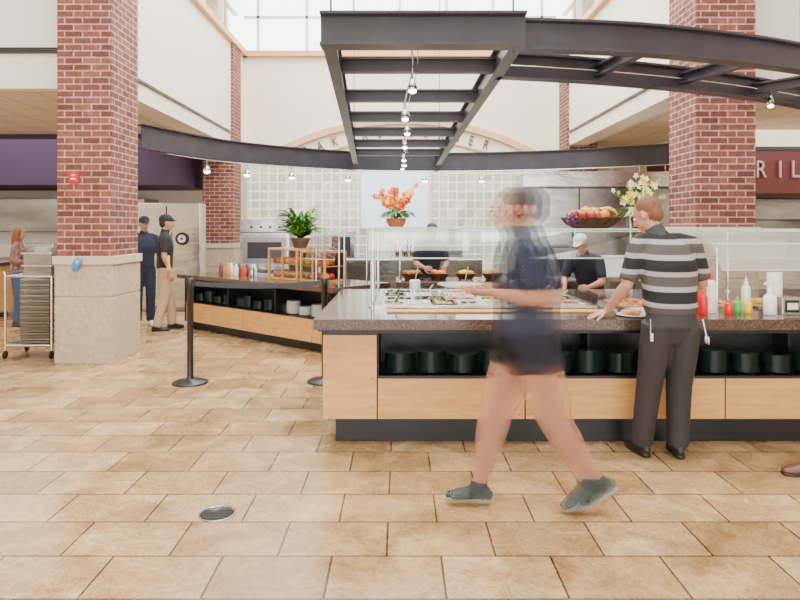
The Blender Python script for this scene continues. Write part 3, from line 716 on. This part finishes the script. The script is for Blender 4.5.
    for b in (-1,1):
        E(H(-.005,b*.077,-.008),(.011,.021,.032),skin)
        E(H(.077,b*.03,.002),(.014,.012,.009),C.get('eyew','eyew'),post); E(H(.087,b*.03,.002),(.006,.004,.006),C.get('pupil','pupil'),post)
        E(H(.088,b*.031,.024),(.017,.005,.004),hair,post)
    hc=C.get('hairscale',1.0)
    E(H(-.03,0,.042),(.081*hc,.09*hc,.084*hc),hair)
    E(H(-.055,0,-.01),(.07*hc,.055*hc,.07*hc),hair)
    if C.get('long'):
        m.loft([H(-.06,0,.03),H(-.085,0,-.06),H(-.09,0,-.16),H(-.08,0,-.27)],[(.07*hs,.05*hs),(.08*hs,.045*hs),(.075*hs,.035*hs),(.05*hs,.02*hs)],hair,side=rt)
        for b in (-1,1): m.loft([H(0,b*.07,.05),H(-.01,b*.085,-.05),H(-.01,b*.08,-.18)],[.03*hs,.03*hs,.018*hs],hair,side=f)
    if C.get('bun'):
        m.loft([H(-.1,0,.03),H(-.125,0,.01),H(-.125,0,-.03)],[.03*hs,.03*hs,.02*hs],hair,side=rt)
    if C.get('cap'):
        E(H(-.015,0,.062),(.086,.106,.072),C['cap']); m.loft([H(.06,0,.055),H(.13,0,.045),H(.155,0,.038)],[(.07*hs,.01*hs),(.06*hs,.008*hs),(.03*hs,.006*hs)],C['cap'],side=rt)
    tmp=m.done('tmp'); rm=tmp.modifiers.new('r','REMESH'); rm.mode='VOXEL'; rm.voxel_size=voxel; rm.use_smooth_shade=True
    sm=tmp.modifiers.new('s','SMOOTH'); sm.factor=.5; sm.iterations=3
    dg=bpy.context.evaluated_depsgraph_get(); ev=tmp.evaluated_get(dg); me=ev.to_mesh()
    vs=[v.co.copy() for v in me.vertices]; fs=[list(p.vertices) for p in me.polygons]; cs=[p.center.copy() for p in me.polygons]
    ev.to_mesh_clear()
    bvh=BVHTree.FromPolygons(m.v,m.f)
    out=MB(); mid=[]
    for c in cs:
        hit=bvh.find_nearest(c); mid.append(out.mi(m.mats[m.m[hit[2]]]))
    bpy.data.objects.remove(tmp)
    def emit(fn):
        o=len(out.v); out.v+=[fn(v) for v in vs]
        for fc,mi_ in zip(fs,mid):
            out.f.append([i+o for i in fc]); out.m.append(mi_); out.sm.append(True)
        o=len(out.v); out.v+=[fn(v) for v in post.v]
        for fc,mi_ in zip(post.f,post.m):
            out.f.append([i+o for i in fc]); out.m.append(out.mi(post.mats[mi_])); out.sm.append(True)
    for g in (ghost or [lambda v:v]): emit(g)
    return out.done(name)
def standing(x,y,h,ang,arms='down',walk=0,lean=0):
    s=h/1.8; f=V((math.cos(ang),math.sin(ang),0)); sd=UP.cross(f)
    P=lambda a,b,c:V((x,y,0))+f*a*s+sd*b*s+UP*c*s
    J=dict(pelvis=P(0,0,.95),chest=P(.01+lean*.5,0,1.29-lean*.1),neck=P(lean,0,1.49-lean*.2),head=P(.03+lean*1.3,0,1.665-lean*.35),face=f-UP*(.1+lean),shL=P(lean*.9,.18,1.435-lean*.2),shR=P(lean*.9,-.18,1.435-lean*.2),
      hipL=P(0,.09,.92),hipR=P(0,-.09,.92),knL=P(.03+walk*.5,.1,.5),knR=P(.03-walk*.35,-.1,.5),anL=P(walk,.1,.09),anR=P(-walk,-.1,.09),toeL=f+sd*.15,toeR=f-sd*.15)
    if arms=='down':
        J.update(elL=P(-.03+lean,.24,1.16),elR=P(-.03+lean,-.24,1.16),wrL=P(.07+lean,.25,.92),wrR=P(.07+lean,-.25,.92),hdL=f*.2-UP,hdR=f*.2-UP,pnL=-sd,pnR=sd)
    else:
        J.update(elL=P(.02+lean,.24,1.17-lean*.2),elR=P(.02+lean,-.24,1.17-lean*.2),wrL=P(.26+lean,.15,1.12-lean*.2),wrR=P(.26+lean,-.15,1.12-lean*.2),hdL=f-sd*.3,hdR=f+sd*.3,pnL=-sd-UP*.4,pnR=sd-UP*.4)
    return J,s
skin=mat('skin_light',(.50,.25,.16),.5,noise=.06,ns=20); lip=mat('lips',(.42,.14,.11),.4)
def polo():
    m,n,b=nt('striped_polo'); tc=n.nodes.new('ShaderNodeTexCoord'); sp=n.nodes.new('ShaderNodeSeparateXYZ'); n.links.new(tc.outputs['Object'],sp.inputs[0])
    a=n.nodes.new('ShaderNodeMath'); a.operation='MULTIPLY_ADD'; a.inputs[1].default_value=-.12; n.links.new(sp.outputs[1],a.inputs[0]); n.links.new(sp.outputs[2],a.inputs[2])
    d=n.nodes.new('ShaderNodeMath'); d.operation='MULTIPLY_ADD'; d.inputs[1].default_value=1/.205; d.inputs[2].default_value=.15; n.links.new(a.outputs[0],d.inputs[0])
    fr=n.nodes.new('ShaderNodeMath'); fr.operation='FRACT'; n.links.new(d.outputs[0],fr.inputs[0])
    r=n.nodes.new('ShaderNodeValToRGB'); r.color_ramp.interpolation='CONSTANT'; e=r.color_ramp.elements
    e[0].position=0; e[0].color=(.010,.010,.010,1); e[1].position=.36; e[1].color=(.34,.32,.30,1)
    q=e.new(.53); q.color=(.07,.065,.06,1); q=e.new(.84); q.color=(.34,.32,.30,1)
    n.links.new(fr.outputs[0],r.inputs[0]); n.links.new(r.outputs[0],b.inputs['Base Color']); b.inputs['Roughness'].default_value=.85
    return m
Cman=dict(skin=skin,lip=lip,shirt=polo(),collar=mat('polo_collar',(.04,.04,.04),.8),pants=mat('charcoal_trousers',(.028,.026,.027),.75,noise=.15,ns=10),hair=mat('short_reddish_hair',(.17,.07,.035),.7,noise=.3,ns=80),shoe=mat('black_leather_shoe',(.012,.012,.012),.35),sole='black',belt=mat('belt_black',(.01,.01,.01),.4),hem=.86,sleeve=.88,hairscale=1.0,loose=1.1,looseshirt=1.06)
Jm=dict(pelvis=(1.83,4.33,.95),chest=(1.835,4.37,1.32),neck=(1.79,4.43,1.53),head=(1.735,4.50,1.685),face=(-.62,.62,-.42),
 shL=(1.645,4.42,1.475),shR=(2.02,4.42,1.475),elL=(1.56,4.40,1.20),wrL=(1.475,4.555,1.005),hdL=(-.75,.1,-.30),pnL=(-.1,.1,-1),curlL=.12,
 elR=(2.10,4.44,1.21),wrR=(1.98,4.66,1.1),hdR=(-.5,.8,0),pnR=(-.6,-.3,-.6),curlR=.6,
 hipL=(1.745,4.33,.92),hipR=(1.925,4.33,.92),knL=(1.72,4.42,.50),knR=(1.93,4.43,.50),anL=(1.70,4.50,.092),anR=(1.94,4.47,.092),toeL=(-.2,1,0),toeR=(.12,1,0))
human('man_in_striped_polo',Jm,Cman,1.0,.009)
k=MB(); k.tube([(1.66,4.24,.99),(1.65,4.215,.9)],.004,'chrome'); k.box(1.645,1.662,4.20,4.21,.85,.9,'platew'); k.done('lanyard_key_tag')
k=MB(); k.tube([(2.0,4.23,.99),(2.02,4.22,.88)],.005,'chrome'); k.ell((2.02,4.22,.86),(.012,.006,.03),'steel'); k.ell((2.035,4.22,.85),(.008,.006,.028),'steel'); k.done('key_ring')
g=.32
def gm(n,c,**kw): return mat(n,c,kw.pop('rough',.6),ghost=g,**kw)
gs=gm('walker_skin',(.56,.28,.18)); 
Cw=dict(skin=gs,lip=gm('walker_lips',(.42,.15,.12)),shirt=gm('walker_navy_tshirt',(.022,.030,.070)),pants=gm('walker_navy_shorts',(.006,.007,.020)),hair=gm('walker_brown_hair',(.035,.016,.010)),shoe=mat('running_shoe_grey',(.055,.08,.075),.6,noise=.75,ns=38,ghost=.5),sole=mat('running_shoe_sole',(.36,.40,.35),.6,ghost=.5),sock=mat('walker_sock',(.05,.06,.06),.7,ghost=.5),eyew=gm('walker_eye_white',(.8,.8,.8)),pupil=gm('walker_pupil',(.02,.02,.02)),hem=.30,sleeve=.75,shorts=.30,hairscale=1.03)
Jw=dict(pelvis=(.72,3.64,.97),chest=(.715,3.64,1.32),neck=(.70,3.64,1.53),head=(.675,3.64,1.70),face=(-1,0.05,-.12),
 shL=(.71,3.485,1.465),shR=(.71,3.795,1.465),elL=(.79,3.45,1.20),elR=(.77,3.83,1.20),wrL=(.54,3.46,1.245),wrR=(.53,3.82,1.245),hdL=(-1,.2,.0),hdR=(-1,-.2,0),pnL=(0,.5,1),pnR=(0,-.5,1),curlL=.4,curlR=.4,
 hipL=(.73,3.56,.93),hipR=(.71,3.72,.93),knL=(.86,3.56,.52),knR=(.56,3.72,.52),anL=(1.07,3.57,.18),anR=(.455,3.69,.105),toeL=(-.80,0,-.45),toeR=(-1,0,.08))
def ghostf(a):
    def fn(v):
        kx=min(1,max(0,(v.z-.05)/.6))
        if v.x>.80 and v.z<.85: kx=max(kx,.6)+.0*v.x
        return V((v.x+a*kx,v.y,v.z))
    return fn
human('walking_woman',Jw,Cw,1.0,.010,ghost=[ghostf(-.066),ghostf(-.022),ghostf(.022),ghostf(.066)],female=True)
k=MB(); k.lathe((.34,3.64,1.255),[(.05,0),(.085,.004),(.13,.02),(.13,.024),(.08,.01),(0.001,.008)],mat('carried_plate_china',(.75,.68,.62),.3,ghost=.45)); k.done('carried_plate')
J,s=standing(-3.66,9.95,1.80,math.radians(25),'down',.12)
human('man_in_khaki_trousers',J,dict(skin=skin,lip=lip,shirt=mat('black_polo',(.012,.012,.016),.8),pants=mat('khaki_trousers',(.48,.34,.21),.8),hair=mat('dark_hair',(.03,.02,.015),.7),shoe=mat('black_shoe',(.01,.01,.01),.4),sole='black',cap=mat('black_cap',(.01,.01,.012),.7),hem=.3,sleeve=.8),s,.014)
B('yellow_folder',-3.50,-3.48,9.62,9.68,.95,1.17,'yellowb')
J,s=standing(-4.16,10.4,1.78,math.radians(-60),'down')
human('man_in_navy_shirt',J,dict(skin=skin,lip=lip,shirt=mat('navy_shirt',(.015,.02,.045),.8),pants=mat('dark_jeans',(.02,.03,.06),.8),hair=mat('dark_hair_b',(.03,.02,.015),.7),shoe=mat('white_sneaker',(.7,.7,.68),.6),sole='platew',cap=mat('navy_cap',(.01,.012,.03),.7),hem=.2,sleeve=.8),s,.014)
J,s=standing(-6.18,10.35,1.62,math.radians(20),'front')
human('woman_in_plaid_shirt',J,dict(skin=skin,lip=lip,shirt=mat('plaid_shirt',(.26,.13,.12),.8,noise=.7,ns=18),pants=mat('blue_jeans',(.05,.08,.16),.8),hair=mat('auburn_hair',(.24,.09,.035),.6),shoe=mat('brown_boot',(.1,.05,.03),.6),sole='black',long=True,hem=0,sleeve=1.2),s,.014,female=True)
J,s=standing(.42,9.3,1.70,math.radians(-80),'front',lean=.14)
Cs=dict(skin=skin,lip=lip,shirt=mat('staff_navy_shirt',(.012,.016,.03),.8),pants='black',hair=mat('staff_hair',(.03,.02,.015),.7),shoe='black',sole='black',cap=mat('staff_cap',(.015,.02,.03),.7),hem=.2,sleeve=.8)
human('kitchen_worker',J,Cs,s,.014)
J,s=standing(2.20,7.35,1.62,math.radians(-125),'front',lean=.30)
Cs2=dict(Cs); Cs2['cap']=mat('staff_visor',(.6,.6,.58),.6)
human('kitchen_worker',J,Cs2,s,.014)
k=MB()
O=lambda a,b:V((2.66,4.12,.088))+V((-1,.1,0)).normalized()*a+UP*b
k.loft([O(-.065,-.04),O(-.045,-.035),O(0,-.025),O(.06,-.042),O(.13,-.056),O(.175,-.062)],[(.026,.03),(.036,.044),(.04,.055),(.044,.038),(.047,.028),(.03,.02)],'brownl',side=V((0,1,0)),p=2.4)
k.loft([O(-.075,-.08),O(0,-.08),O(.13,-.08),O(.185,-.078)],[(.034,.009),(.04,.009),(.05,.009),(.034,.009)],'black',side=V((0,1,0)),p=3)
k.done('leather_shoe')

# ------------------------------------------------------------------ light
w=bpy.data.worlds.new('w'); bpy.context.scene.world=w; w.use_nodes=True
bg=w.node_tree.nodes['Background']; bg.inputs[0].default_value=(1,.99,.97,1); bg.inputs[1].default_value=7.0
def area(name,loc,rot,sx,sy,e,col=(1,.97,.92)):
    l=bpy.data.lights.new(name,'AREA'); l.shape='RECTANGLE'; l.size=sx; l.size_y=sy; l.energy=e; l.color=col
    o=bpy.data.objects.new(name,l); o.location=loc; o.rotation_euler=rot; bpy.context.scene.collection.objects.link(o)
area('skylight_fill',(0,7.5,7.7),(0,0,0),6.4,11,900)  # added area fill, boosts daylight from the roof opening
area('aisle_fill_left',(-7,11.0,3.3),(0,0,0),4,3,130); area('aisle_fill_right',(7,10.0,3.3),(0,0,0),4,2.5,110)  # added fill under the aisle ceilings, not actual fixtures
area('hall_fill_left',(-6.5,3,7.6),(0,0,0),4,8,240); area('hall_fill_right',(6.5,3,7.6),(0,0,0),4,8,60)  # added overhead fill for the front hall, stronger on the left
# camera
c=bpy.data.cameras.new('cam'); c.sensor_width=36; c.lens=28.8; c.shift_y=-73/800; c.clip_end=100
o=bpy.data.objects.new('camera',c); o.location=(0,0,1.6); o.rotation_euler=(pi/2,0,0); bpy.context.scene.collection.objects.link(o)
bpy.context.scene.camera=o
